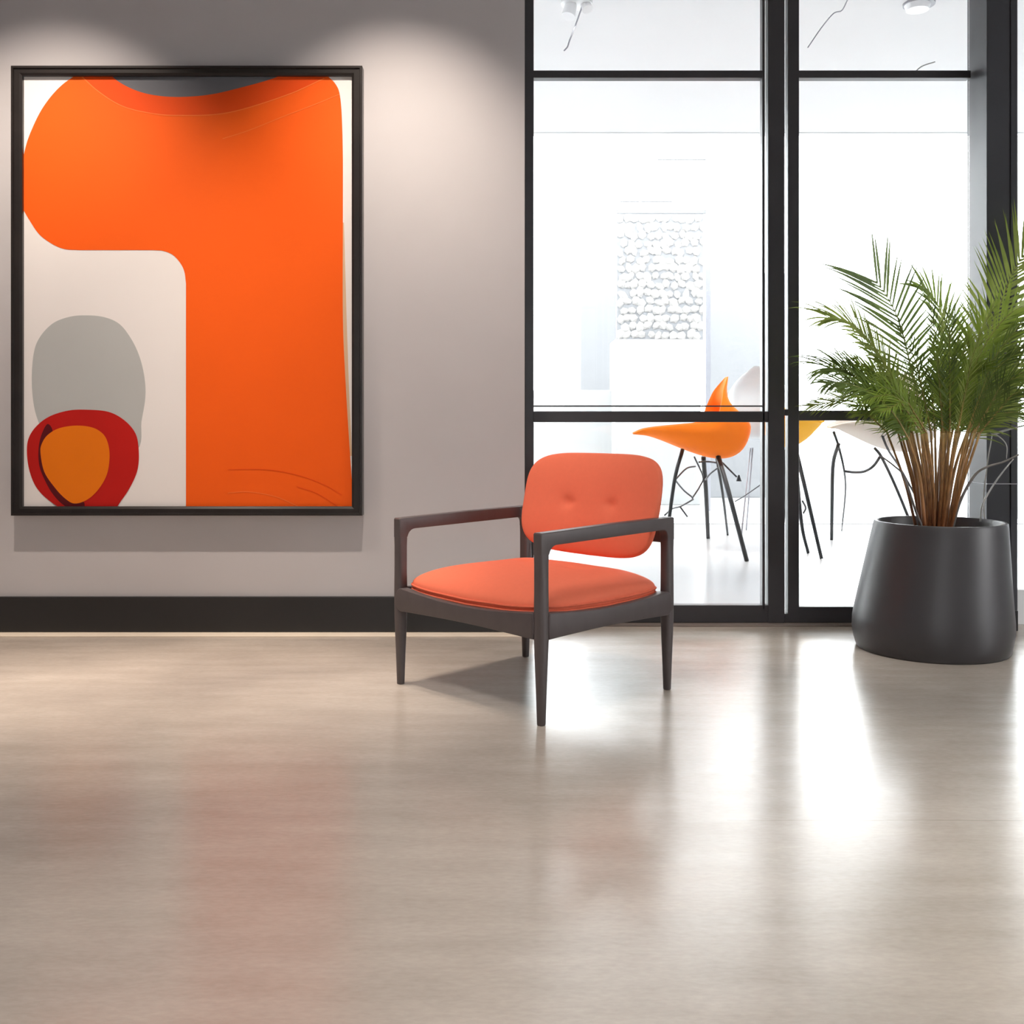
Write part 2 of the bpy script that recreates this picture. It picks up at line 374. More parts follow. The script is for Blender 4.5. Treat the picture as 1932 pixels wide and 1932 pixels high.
# pebbled screen standing on the block
scr = empty('pebble_screen', ((1246 - CX) / F * 12.05, 12.05, HC - (640 - H0) / F * 12.0))
tag(scr, 'overexposed cream pebble pattern screen outside the window', 'screen')
sx0, sx1 = (1165 - 1246) / F * 12.05, (1329 - 1246) / F * 12.05
sh = (640 - 400) / F * 12.05
bm = bmesh.new(); box(bm, sx0, sx1, 0.06, 0.12, 0.0, sh); link('backing_panel', bm, M_ext_grey, scr)
random.seed(5)
bm = bmesh.new()
cw = 0.115
for i in range(11):
    for j in range(15):
        x = sx0 + 0.05 + i * (sx1 - sx0 - 0.1) / 10 + random.uniform(-.02, .02) + (0.03 if j % 2 else -0.02)
        z = 0.06 + j * (sh - 0.12) / 14 + random.uniform(-.018, .018)
        a = random.uniform(0.048, 0.078); b = random.uniform(0.040, 0.062)
        r = bmesh.ops.create_icosphere(bm, subdivisions=1, radius=1.0)
        rot = Matrix.Rotation(random.uniform(0, 3.14), 3, 'Y')
        for v in r['verts']:
            v.co = rot @ Vector((v.co.x * a, v.co.y * 0.016, v.co.z * b)) + Vector((x, 0.056, z))
for v in bm.verts:
    v.co.x = min(max(v.co.x, sx0), sx1); v.co.z = min(max(v.co.z, 0.0), sh)
link('pebble_relief', bm, M_pebble, scr)
# pale pergola post with crossbars
per = empty('pergola', G(1335.5, 11.2)); tag(per, 'pale grey post with faint crossbars outside behind the left pane', 'post')
bm = bmesh.new(); w = 4.5 / F * 11.2; box(bm, -w, w, -0.025, 0.025, -0.02, HC - (252 - H0) / F * 11.2); link('post', bm, M_greymetal, per)
for (a, b, y, hh) in ((1240, 1333, 300, 1.5), (1170, 1206, 378, 3), (1210, 1268, 378, 3), (1163, 1333, 400, 3)):
    bm = bmesh.new()
    z = HC - (y - H0) / F * 11.2
    box(bm, (a - 1335.5) / F * 11.2, (b - 1335.5) / F * 11.2, -0.02, 0.02, z - hh / F * 11.2, z + hh / F * 11.2)
    link('crossbar', bm, M_ext_grey, per)

# ------------------------------------------------------------------ artwork
fr = empty('framed_artwork', ((351.5 - CX) / F * 4.515, WY, (HC - (548 - H0) / F * 4.515)))
tag(fr, 'large black framed abstract print of orange, red and grey shapes on the grey wall', 'picture')
FYF = 4.505                                                        # front of the frame
def ax(px, Y=FYF): return (px - CX) / F * Y - fr.location.x
def az(py, Y=FYF): return HC - (py - H0) / F * Y - fr.location.z
def ay(Y): return Y - WY
bm = bmesh.new()
xo0, xo1, zo0, zo1 = ax(20), ax(683), az(973), az(123.5)
xi0, xi1, zi0, zi1 = ax(39.5), ax(663), az(956), az(141)
yb, yf = -0.0005, ay(FYF)
def loop(x0, x1, z0, z1, y): return [bm.verts.new((x0, y, z0)), bm.verts.new((x1, y, z0)), bm.verts.new((x1, y, z1)), bm.verts.new((x0, y, z1))]
e = 0.002; s1 = 0.010
loops = [loop(xo0, xo1, zo0, zo1, yb), loop(xo0, xo1, zo0, zo1, yf + e), loop(xo0 + e, xo1 - e, zo0 + e, zo1 - e, yf),
         loop(xo0 + s1, xo1 - s1, zo0 + s1, zo1 - s1, yf), loop(xo0 + s1 + e, xo1 - s1 - e, zo0 + s1 + e, zo1 - s1 - e, yf + 0.006),
         loop(xi0 - 0.010, xi1 + 0.010, zi0 - 0.010, zi1 + 0.010, yf + 0.006), loop(xi0, xi1, zi0, zi1, yf + 0.012), loop(xi0, xi1, zi0, zi1, yb)]
for l0, l1 in zip(loops, loops[1:]):
    for k in range(4): bm.faces.new((l0[k], l0[(k + 1) % 4], l1[(k + 1) % 4], l1[k]))
l0, l1 = loops[-1], loops[0]
for k in range(4): bm.faces.new((l0[k], l0[(k + 1) % 4], l1[(k + 1) % 4], l1[k]))
link('frame', bm, M_pframe, fr)

def ink(name, col, var=0.02):
    return pmat(name, col, 0.6, spec=0.15, noise=var, nscale=3)
A = dict(white=ink('print_white', (0.78, 0.745, 0.725), 0.01), orange=ink('print_orange', (0.84, 0.110, 0.008)),
         collar=ink('print_deep_orange', (0.76, 0.075, 0.007)), line=ink('print_line', (0.88, 0.19, 0.04)),
         slate=ink('print_slate', (0.135, 0.14, 0.155)), grey=ink('print_grey', (0.44, 0.45, 0.44)),
         red=ink('print_red', (0.46, 0.012, 0.009), 0.05), maroon=ink('print_maroon', (0.09, 0.006, 0.010), 0.1),
         amber=ink('print_amber', (0.76, 0.175, 0.006), 0.04), tan=ink('print_tan', (0.66, 0.45, 0.28)))
names = list(A)
CYA = FYF + 0.028
bm = bmesh.new()
def flat(pts, layer, mname):
    vs = []
    for (px, py) in pts:
        vs.append(bm.verts.new((min(max(ax(px, CYA), xi0 - 0.004), xi1 + 0.004), ay(CYA) - layer * 0.0005, min(max(az(py, CYA), zi0 - 0.004), zi1 + 0.004))))
    f = bm.faces.new(vs); f.material_index = names.index(mname)
def sm(pts, n=6):
    return [(p.x, p.y) for p in catmull([(a, b, 0) for a, b in pts], n)]
def closed(pts, n=6):
    q = [Vector((a, b, 0)) for a, b in pts]; out = []; m = len(q)
    for i in range(m):
        p0, p1, p2, p3 = q[i - 1], q[i], q[(i + 1) % m], q[(i + 2) % m]
        for k in range(n):
            t = k / n
            v = 0.5 * ((2 * p1) + (p2 - p0) * t + (2 * p0 - 5 * p1 + 4 * p2 - p3) * t * t + (3 * p1 - p0 - 3 * p2 + p3) * t ** 3)
            out.append((v.x, v.y))
    return out
def ribbon(pts, wd, layer, mname):
    c = sm(pts, 8)
    for (a, b) in zip(c, c[1:]):
        d = Vector((b[0] - a[0], b[1] - a[1])).normalized(); nrm = Vector((-d.y, d.x)) * wd / 2
        flat([(a[0] + nrm.x, a[1] + nrm.y), (b[0] + nrm.x, b[1] + nrm.y), (b[0] - nrm.x, b[1] - nrm.y), (a[0] - nrm.x, a[1] - nrm.y)], layer, mname)
flat([(30, 130), (675, 130), (675, 965), (30, 965)], 0, 'white')
neck = [(203, 136), (225, 155), (260, 172), (300, 181), (345, 183), (400, 178), (460, 164), (510, 150), (548, 136)]
flat(sm(neck) , 1, 'slate')
flat([(640, 420), (649, 420), (654, 600), (658, 720), (664, 860), (640, 860)], 1, 'tan')
tee = (sm(neck) + sm([(606, 136), (622, 147), (634, 160), (641, 178), (645, 220), (647, 300), (647, 420), (647, 600), (652, 720), (660, 850), (668, 962)])
       + [(351, 962)] + [(351, 560)] + sm([(351, 535), (348, 513), (340, 496), (326, 481), (308, 473.5), (290, 472)])
       + sm([(150, 472), (122, 470), (98, 460), (74, 442), (56, 416), (40, 388), (36, 378)])
       + sm([(36, 340), (42, 308), (50, 272), (62, 240), (78, 208), (98, 180), (120, 158), (146, 140), (150, 136)]))
flat(tee, 2, 'orange')
col_out = [(150, 140), (185, 172), (230, 200), (285, 214), (340, 218), (430, 213), (540, 180), (612, 148), (612, 136)]
flat(sm(neck)[::-1] + sm(col_out), 3, 'collar')
ribbon(col_out[:-1], 1.6, 4, 'line')
ribbon([(641, 178), (590, 199), (540, 218), (470, 246), (420, 262)], 1.2, 4, 'line')
ribbon([(430, 886), (500, 886), (560, 896), (610, 914), (645, 934)], 1.2, 4, 'collar')
ribbon([(430, 930), (470, 928), (520, 937), (562, 955)], 1.2, 4, 'line')
ribbon([(560, 918), (600, 932), (638, 956)], 1.2, 4, 'collar')
flat(closed([(60, 715), (64, 665), (76, 635), (100, 610), (130, 598), (160, 595), (195, 598), (225, 611), (248, 640), (264, 675), (273, 715), (274, 752), (267, 795), (258, 850), (180, 880), (100, 860), (76, 805), (64, 765)]), 1, 'grey')
flat(closed([(51, 850), (55, 825), (70, 803), (95, 785), (130, 774.5), (165, 773), (205, 777), (235, 793), (256, 818), (262, 850), (260, 885), (248, 915), (230, 943), (212, 962), (165, 966), (120, 960), (90, 942), (68, 918), (55, 885)]), 3, 'red')
flat(closed([(90, 800), (78, 822), (73, 850), (75, 880), (86, 908), (100, 932), (118, 951), (140, 962), (160, 950), (120, 900), (95, 850), (100, 815)]), 4, 'maroon')
flat(closed([(77, 855), (79, 838), (90, 821), (112, 808), (145, 803), (176, 807), (196, 820), (205, 840), (207, 865), (202, 895), (187, 922), (166, 942), (142, 950), (124, 941), (104, 920), (84, 890)]), 5, 'amber')
link('print', bm, [A[k] for k in names], fr)

# ------------------------------------------------------------------ armchair
ch = empty('armchair', (0.0718, 3.623, 0), math.radians(-46.3))
tag(ch, 'coral upholstered lounge armchair with dark wooden frame in the middle of the room', 'armchair')
LX, LY = 0.350, 0.310
def sq_ring(bm, cx, cy, z, r, n=24, e=3.0):
    out = []
    for k in range(n):
        t = 2 * math.pi * k / n; c, s = math.cos(t), math.sin(t)
        out.append(bm.verts.new((cx + r * math.copysign(abs(c) ** (2 / e), c), cy + r * math.copysign(abs(s) ** (2 / e), s), z)))
    return out
def leg(sx, sy):
    bm = bmesh.new()
    prof = [(0.0, .0110, 2.6), (.003, .0124, 2.6), (.08, .0148, 2.6), (.18, .0184, 2.7), (.255, .0205, 2.8), (.33, .0206, 3), (.42, .0190, 3.6), (.49, .0180, 5), (.515, .0179, 7), (.540, .0176, 7)]
    rings = [sq_ring(bm, sx * LX, sy * LY, z, r, 28, ee) for z, r, ee in prof]
    for a, b in zip(rings, rings[1:]):
        for k in range(28): bm.faces.new((a[k], a[(k + 1) % 28], b[(k + 1) % 28], b[k]))
    bm.faces.new(rings[0][::-1]); bm.faces.new(rings[-1])
    smooth_angle(link('leg', bm, M_wood, ch), 50)
for sx, sy in ((-1, -1), (1, -1), (1, 1), (-1, 1)): leg(sx, sy)
for sx in (-1, 1):
    bm = bmesh.new()
    t0, t1 = 0.588, 0.598
    fo, ro = -LY - 0.0178, LY + 0.0178
    fi, ri = -LY + 0.0176, LY - 0.0176
    zu = 0.548; rf = 0.034
    pts = [(fo, 0.520), (fi, 0.520)] + arc2(fi + rf, zu - rf, rf, 180, 90, 6)[1:] + [(0.0, zu + 0.004)] + arc2(ri - 0.024, zu + 0.008 - 0.024, 0.024, 90, 0, 6) + [(ri, 0.520), (ro, 0.520), (ro, t1 - 0.004), (ro - 0.006, t1), (0, (t0 + t1) / 2 + 0.002), (fo + 0.004, t0), (fo, t0 - 0.004)]
    extrude_poly(bm, pts, 'x', sx * LX - 0.0178, sx * LX + 0.0178, 0.003)
    smooth_angle(link('armrest', bm, M_wood, ch), 35)
def rail(axis, c0, c1, a0, a1, zb, zt, sag, r0, r1):
    """rail along the other axis from a0 to a1 with rounded ends"""
    bm = bmesh.new()
    n = 14
    hz = (zt - zb) / 2; zc = (zt + zb) / 2
    pts = [(a0 + r0 + (a1 - a0 - r0 - r1) * i / n, zb + 0.006 * math.sin(math.pi * i / n)) for i in range(n + 1)]
    pts += [(a1 - r1 + r1 * math.cos(math.radians(t)), zc + hz * math.sin(math.radians(t))) for t in range(-75, 90, 15)]
    pts += [(a1 - r1 + (a0 + r0 - a1 + r1) * i / n, zt - sag * math.sin(math.pi * i / n)) for i in range(n + 1)]
    pts += [(a0 + r0 + r0 * math.cos(math.radians(t)), zc + hz * math.sin(math.radians(t))) for t in range(105, 270, 15)]
    extrude_poly(bm, pts, axis, c0, c1, 0.004)
    smooth_angle(link('seat_rail', bm, M_wood, ch), 35)
rail('y', -LY - 0.0225, -LY + 0.012, -LX - 0.004, LX - 0.012, 0.262, 0.343, 0.020, 0.030, 0.004)   # front
rail('x', LX - 0.012, LX + 0.0225, -LY + 0.012, LY + 0.004, 0.262, 0.343, 0.016, 0.004, 0.030)     # right
rail('x', -LX - 0.0225, -LX + 0.012, -LY + 0.012, LY + 0.004, 0.262, 0.343, 0.016, 0.004, 0.030)   # left
rail('y', LY - 0.012, LY + 0.018, -LX + 0.012, LX - 0.012, 0.262, 0.335, 0.010, 0.004, 0.004)      # rear
# seat pan beneath the cushion
bm = bmesh.new(); box(bm, -LX + 0.012, LX - 0.012, -LY + 0.012, LY - 0.012, 0.300, 0.318, 0.003); link('seat_pan', bm, M_wood, ch)

def se(t, a, b, n):
    c, s = math.cos(t), math.sin(t)
    return a * math.copysign(abs(c) ** (2 / n), c), b * math.copysign(abs(s) ** (2 / n), s)
SA, SB, SN = 0.345, 0.304, 8.5
def seat_base(x, y):          # the cushion edge follows the sagging rails
    return 0.338 - 0.017 * (1 - (x / SA) ** 2) * abs(y / SB) ** 3 - 0.013 * (1 - (y / SB) ** 2) * abs(x / SA) ** 3
tufts = [(-0.13, 0.10), (0.13, 0.10)]
def seat_top(x, y, r):
    z = 0.028 + 0.064 * (max(0.0, 1 - r ** 3.2)) ** 0.6
    for tx, ty in tufts:
        d2 = (x - tx) ** 2 + (y - ty) ** 2
        z -= 0.014 * math.exp(-d2 / 0.0009) + 0.008 * math.exp(-d2 / 0.008)
    return z
def se_off(t, off):
    return se(t, SA + off, SB + off, SN)
NS, NR = 96, 26
bm = bmesh.new()
rows = []
ctr = bm.verts.new((0, 0, 0.338 + seat_top(0, 0, 0)))
for i in range(1, NR + 1):
    r = math.sin(math.pi / 2 * i / NR); row = []
    for k in range(NS):
        x, y = se(2 * math.pi * k / NS, SA * r, SB * r, 2 + (SN - 2) * r)
        row.append(bm.verts.new((x, y, seat_base(x, y) * r ** 4 + 0.338 * (1 - r ** 4) + seat_top(x, y, r))))
    rows.append(row)
for off, dz in ((0.002, 0.020), (0.001, 0.012), (-0.001, 0.006), (-0.006, 0.001), (-0.05, 0.0)):
    row = []
    for k in range(NS):
        x, y = se_off(2 * math.pi * k / NS, off); row.append(bm.verts.new((x, y, seat_base(x, y) + dz)))
    rows.append(row)
for k in range(NS): bm.faces.new((ctr, rows[0][k], rows[0][(k + 1) % NS]))
for a, b in zip(rows, rows[1:]):
    for k in range(NS): bm.faces.new((a[k], b[k], b[(k + 1) % NS], a[(k + 1) % NS]))
bm.faces.new(rows[-1])
seat = link('seat_cushion', bm, M_fabric, ch, True)
for dz, off in ((0.019, 0.0025), (0.004, 0.002)):
    bm = bmesh.new()
    ring = []
    for k in range(NS):
        x, y = se_off(2 * math.pi * k / NS, off); c = Vector((x, y, seat_base(x, y) + dz))
        nrm = Vector((x / SA ** 2, y / SB ** 2, 0)).normalized()
        ring.append([bm.verts.new(c + 0.0042 * (math.cos(q * math.pi / 3) * nrm + math.sin(q * math.pi / 3) * Vector((0, 0, 1)))) for q in range(6)])
    for k in range(NS):
        a, b = ring[k], ring[(k + 1) % NS]
        for q in range(6): bm.faces.new((a[q], a[(q + 1) % 6], b[(q + 1) % 6], b[q]))
    link('piping', bm, M_pipe, seat, True)
def button(parent, co, nrm, r=0.0075):
    bm = bmesh.new(); q = Vector((0, 0, 1)).rotation_difference(Vector(nrm).normalized())
    rr = bmesh.ops.create_uvsphere(bm, u_segments=16, v_segments=8, radius=r)
    for v in rr['verts']: v.co = Vector(co) + q @ Vector((v.co.x, v.co.y, v.co.z * 0.4))
    link('button', bm, M_button, parent, True)
for tx, ty in tufts: button(seat, (tx, ty, 0.338 + seat_top(tx, ty, 0.35) - 0.003), (0, 0, 1))

# backrest pad: local (u across, w up) bent into a shallow curve and leaning back
BA, BB, BN = 0.328, 0.187, 4.6
def back_map(u, w, d):
    """u,w in the pad plane, d towards the sitter"""
    wd = w / BB
    tx = u * (1.0 - 0.030 * max(0, -wd) ** 1.5 - 0.010 * max(0, wd) ** 2)
    lean = math.radians(12)
    bow = -0.042 * (u / BA) ** 2
    y0, z0 = 0.308, 0.626
    y = y0 + w * math.sin(lean) - d * math.cos(lean) + bow
    z = z0 + w * math.cos(lean) + d * math.sin(lean) + 0.012 * (u / BA) ** 2 * (-1 if w < 0 else 0) * -1
    return Vector((tx + 0.013, y, z))
btufts = [(-0.105, -0.005), (0.105, -0.005)]
def pad_d(u, w, r):
    d = 0.030 * (max(0.0, 1 - r ** 3.0)) ** 0.6
    for tu, tw in btufts:
        q = (u - tu) ** 2 + (w - tw) ** 2
        d -= 0.013 * math.exp(-q / 0.00045) + 0.006 * math.exp(-q / 0.0035)
    return d
bm = bmesh.new()
rows = []
c0 = bm.verts.new(back_map(0, 0, pad_d(0, 0, 0)))
for i in range(1, NR + 1):
    r = math.sin(math.pi / 2 * i / NR)
    rows.append([bm.verts.new(back_map(u, w, pad_d(u, w, r))) for u, w in (se(2 * math.pi * k / NS, BA * r, BB * r, 2 + (BN - 2) * r) for k in range(NS))])
for off, d in ((0.0035, -0.005), (0.0035, -0.014), (-0.003, -0.020), (-0.06, -0.024)):
    rows.append([bm.verts.new(back_map(u, w, d)) for u, w in (se(2 * math.pi * k / NS, BA + off, BB + off, BN) for k in range(NS))])
for k in range(NS): bm.faces.new((c0, rows[0][k], rows[0][(k + 1) % NS]))
for a, b in zip(rows, rows[1:]):
    for k in range(NS): bm.faces.new((a[k], b[k], b[(k + 1) % NS], a[(k + 1) % NS]))
cb = bm.verts.new(back_map(0, 0, -0.024))
for k in range(NS): bm.faces.new((cb, rows[-1][(k + 1) % NS], rows[-1][k]))
back = link('backrest', bm, M_fabric, ch, True)
for tu, tw in btufts:
    button(back, back_map(tu, tw, pad_d(tu, tw, 0.3) - 0.002), (0, -math.cos(0.2), math.sin(0.2)), 0.0065)
bm = bmesh.new(); box(bm, -LX + 0.012, LX - 0.012, 0.322, 0.340, 0.505, 0.555, 0.004)
link('back_rail', bm, M_wood, ch)

# ------------------------------------------------------------------ potted palm
PY = 4.24
pp = empty('potted_palm', ((1757 - CX) / F * PY, PY, 0))
tag(pp, 'tall green palm in a large charcoal planter beside the column', 'potted plant')
ox, oy = pp.location.x, pp.location.y
def L(v): return Vector((v[0] - ox, v[1] - oy, v[2]))     # world point to plant-local
def lx(px): return (px - CX) / F * PY - ox
sil = [(1224, 1624, 1892), (1221, 1622, 1894), (1205, 1617, 1898), (1186, 1614, 1901), (1165, 1615, 1901), (1140, 1620, 1899), (1100, 1629, 1896.5), (1060, 1638, 1894.5), (1020, 1647, 1892.5), (990, 1654, 1891), (985, 1655.5, 1890.5)]
bm = bmesh.new(); rings = []; N = 72
for (py, a, b) in sil:
    z = max(0.0, HC - (py - H0) / F * PY); c = (lx(a) + lx(b)) / 2; r = (lx(b) - lx(a)) / 2
    rings.append([bm.verts.new((c + r * math.cos(2 * math.pi * k / N), r * math.sin(2 * math.pi * k / N), z)) for k in range(N)])
zt = HC - (985 - H0) / F * PY; ct = (lx(1655.5) + lx(1890.5)) / 2; rt = (lx(1890.5) - lx(1655.5)) / 2
for (r, z) in ((rt - 0.002, zt + 0.004), (rt - 0.012, zt + 0.004), (rt - 0.016, zt - 0.002), (rt - 0.016, zt - 0.16)):
    rings.append([bm.verts.new((ct + r * math.cos(2 * math.pi * k / N), r * math.sin(2 * math.pi * k / N), z)) for k in range(N)])
for a, b in zip(rings, rings[1:]):
    for k in range(N): bm.faces.new((a[k], a[(k + 1) % N], b[(k + 1) % N], b[k]))
bm.faces.new(rings[0][::-1])
smooth_angle(link('planter', bm, M_pot, pp), 50)
bm = bmesh.new()
r = bmesh.ops.create_circle(bm, cap_ends=True, radius=rt - 0.017, segments=48)
for v in bm.verts: v.co = Vector((ct + v.co.x, v.co.y, zt - 0.045))
link('soil', bm, M_soil, pp)

random.seed(11)
YMAX, YMIN = 4.66, 3.45
def frond(stem_pts, rach_pts, lmax, n, Nf, mat, wid=0.010, droop=0.25, a0=62, a1=22, r0=0.0085, skip=0.0, fl=(1, 1), lprof=None, jit=9):
    """stem: bare stalk; rach: leafy part (continues the stem). Points are world positions."""
    sp = catmull([L(p) for p in stem_pts], 6)
    bm = bmesh.new()
    tube(bm, sp, [r0 + (0.0045 - r0) * i / (len(sp) - 1) for i in range(len(sp))], 7)
    stem = link('stem', bm, M_stem, pp, True)
    rp = catmull([L(p) for p in rach_pts], 10)
    bm = bmesh.new()
    tube(bm, rp, [0.0045 - 0.0035 * i / (len(rp) - 1) for i in range(len(rp))], 5)
    # arc length
    ln = [0.0]
    for a, b in zip(rp, rp[1:]): ln.append(ln[-1] + (b - a).length)
    tot = ln[-1]
    def at(s):
        s = min(max(s, 0), tot)
        for i in range(len(rp) - 1):
            if ln[i + 1] >= s:
                t = (s - ln[i]) / max(1e-6, ln[i + 1] - ln[i])
                return rp[i].lerp(rp[i + 1], t), (rp[i + 1] - rp[i]).normalized()
        return rp[-1], (rp[-1] - rp[-2]).normalized()
    Nf = Vector(Nf).normalized()
    for i in range(n):
        t = (i + 0.5) / n
        p, T = at(tot * t)
        B = T.cross(Nf).normalized(); Nn = B.cross(T).normalized()
        prof = (0.55 + 1.35 * t - 1.35 * t * t) / 0.89 if lprof is None else lprof(t)
        for side in (-1, 1):
            if random.random() < skip: continue
            ang = math.radians(a0 + (a1 - a0) * t + random.uniform(-jit, jit))
            d = (T * math.cos(ang) + B * side * math.sin(ang) + Nn * random.uniform(0.0, 0.25)).normalized()
            ll = lmax * prof * random.uniform(0.85, 1.08) * fl[0 if side < 0 else 1]
            w = wid * random.uniform(0.8, 1.15)
            seg = 5; prev = None; q = p.copy(); dd = d.copy()
            wn = dd.cross(Nn).normalized()
            for sgm in range(seg + 1):
                u = sgm / seg
                ww = w * (0.35 + 2.2 * u * (1 - u) + 0.25 * (1 - u)) * (1 - u ** 3)
                q2 = q.copy()
                y = q2.y + oy
                if y > YMAX: q2.y = YMAX - oy - 0.02 * random.random()
                if y < YMIN: q2.y = YMIN - oy
                if u < 1:
                    a = bm.verts.new(q2 + wn * ww / 2); b = bm.verts.new(q2 - wn * ww / 2); cur = (a, b)
                else:
                    cur = (bm.verts.new(q2),)
                if prev:
                    f = bm.faces.new((prev[0], prev[1], cur[1], cur[0])) if len(cur) == 2 else bm.faces.new((prev[0], prev[1], cur[0]))
                    f.material_index = 1
                prev = cur
                q = q + dd * ll / seg
                dd = (dd + Vector((0, 0, -droop * (0.25 + u) * 0.55))).normalized()
                wn = (wn - dd * wn.dot(dd)).normalized()
    link('frond', bm, [M_stem, mat], stem)

base = lambda px, Y: P(px, 990, Y) + Vector((0, 0, -0.02))
# hero fronds, read off the photo
frond([base(1752, 4.26), P(1748, 880, 4.27), P(1738, 780, 4.29)], [P(1738, 780, 4.29), P(1718, 690, 4.32), P(1698, 612, 4.34), P(1674, 560, 4.34), P(1652, 530, 4.33)], 0.30, 25, (0.15, -1, 0.25), M_leaf[1], 0.0125, 0.15, 68, 30, fl=(1.12, 0.85), lprof=lambda t: 0.66 + 0.42 * t, jit=3)
frond([base(1744, 4.22), P(1734, 890, 4.20), P(1718, 800, 4.18)], [P(1718, 800, 4.18), P(1688, 720, 4.14), P(1645, 650, 4.10), P(1606, 610, 4.08), P(1566, 600, 4.06)], 0.175, 64, (0.1, -0.8, 0.6), M_leaf[2], 0.0082, 0.45, 50, 18, lprof=lambda t: 0.8 + 0.25 * t)
frond([base(1740, 4.25), P(1728, 900, 4.25), P(1712, 815, 4.24)], [P(1712, 815, 4.24), P(1670, 755, 4.22), P(1618, 714, 4.20), P(1590, 698, 4.19), P(1562, 694, 4.18)], 0.19, 56, (0.0, -0.75, 0.65), M_leaf[1], 0.0088, 0.62, 58, 20, lprof=lambda t: 0.8 + 0.2 * t)
frond([base(1745, 4.10), P(1735, 900, 4.06), P(1715, 830, 4.02)], [P(1715, 830, 4.02), P(1685, 780, 3.98), P(1640, 740, 3.94), P(1590, 722, 3.92), P(1560, 724, 3.90)], 0.15, 56, (0.0, -0.75, 0.65), M_leaf[1], 0.0070, 0.6, 52, 20)
frond([base(1778, 4.28), P(1795, 880, 4.30), P(1818, 790, 4.32)], [P(1818, 790, 4.32), P(1848, 690, 4.36), P(1885, 580, 4.40), P(1925, 490, 4.42), P(1985, 435, 4.42)], 0.30, 46, (-0.1, -1, 0.3), M_leaf[2], 0.0125, 0.18, 66, 24, lprof=lambda t: 0.75 + 0.28 * t, jit=4)
frond([base(1782, 4.24), P(1800, 890, 4.24), P(1826, 810, 4.23)], [P(1826, 810, 4.23), P(1858, 745, 4.22), P(1902, 700, 4.20), P(1960, 680, 4.18), P(2010, 690, 4.16)], 0.25, 50, (0, -0.8, 0.6), M_leaf[2], 0.0085, 0.5, 58, 18)
frond([base(1765, 4.30), P(1772, 880, 4.33), P(1778, 780, 4.36)], [P(1778, 780, 4.36), P(1790, 700, 4.40), P(1786, 620, 4.43), P(1764, 565, 4.45), P(1740, 540, 4.45)], 0.21, 32, (0.2, -1, 0.2), M_leaf[0], 0.0115, 0.35, 58, 18, jit=4)
frond([base(1772, 4.20), P(1784, 880, 4.18), P(1802, 790, 4.16)], [P(1802, 790, 4.16), P(1832, 705, 4.13), P(1868, 635, 4.10), P(1915, 585, 4.07), P(1965, 570, 4.05)], 0.23, 50, (-0.1, -0.9, 0.5), M_leaf[0], 0.0075, 0.38, 56, 18)
frond([base(1790, 4.30), P(1815, 900, 4.32), P(1836, 828, 4.34)], [P(1836, 828, 4.34), P(1868, 790, 4.36), P(1915, 778, 4.36), P(1965, 790, 4.36)], 0.19, 36, (0, -0.7, 0.7), M_leaf[2], 0.0070, 0.55, 56, 18)
# filler fronds fanning out all round, leaflets short and fine
fill = [(-66, 0.37, 0.68), (-60, 0.42, 0.76), (-52, 0.46, 0.82), (-44, 0.54, 0.90), (-36, 0.56, 0.88), (-29, 0.60, 1.00), (-22, 0.58, 0.96), (-15, 0.62, 1.02), (-8, 0.60, 0.98), (-2, 0.62, 1.02),
        (4, 0.60, 0.98), (10, 0.64, 1.02), (16, 0.60, 0.98), (22, 0.62, 1.00), (29, 0.58, 0.92), (36, 0.56, 0.88), (44, 0.54, 0.84), (52, 0.50, 0.78), (60, 0.46, 0.70),
        (-56, 0.40, 0.62), (-40, 0.42, 0.70), (-26, 0.44, 0.76), (-12, 0.42, 0.74), (0, 0.40, 0.76), (13, 0.42, 0.76), (27, 0.42, 0.74), (42, 0.42, 0.68), (-62, 0.38, 0.72), (-55, 0.46, 0.72), (-46, 0.44, 0.78), (-31, 0.46, 0.84), (-18, 0.48, 0.86), (-5, 0.50, 0.88), (8, 0.50, 0.88), (20, 0.50, 0.86), (33, 0.46, 0.80), (-48, 0.52, 0.76), (-34, 0.50, 0.80)]
for i, (deg, rl, hgt) in enumerate(fill):
    a = math.radians(deg + random.uniform(-3, 3))
    yo = random.uniform(-0.34, 0.26)
    bx = 1.740 + 0.060 * math.sin(a) + random.uniform(-.015, .015); by = PY + yo * 0.22
    b0 = Vector((bx, by, 0.475))
    s1 = Vector((bx + 0.035 * math.sin(a), by + yo * 0.20, 0.475 + 0.20)); s2 = Vector((bx + 0.10 * math.sin(a), by + yo * 0.40, 0.475 + 0.41))
    tip = Vector((bx + rl * 1.0 * math.sin(a), by + yo, 0.475 + 0.40 + (hgt - 0.40) * 0.85 * math.cos(a)))
    mid = s2.lerp(tip, 0.5) + Vector((0, 0, 0.07))
    tip.z -= 0.02
    frond([b0, s1, s2], [s2, s2.lerp(mid, 0.55) + Vector((0, 0, 0.01)), mid, tip], 0.115, 42, (0.3 * math.sin(a) + random.uniform(-.4, .4), -1, random.uniform(0.1, 0.8)), random.choice([M_leaf[0], M_leaf[0], M_leaf[1], M_leaf[2]]), 0.0047, 0.26, 44, 18, 0.0065, 0.12)
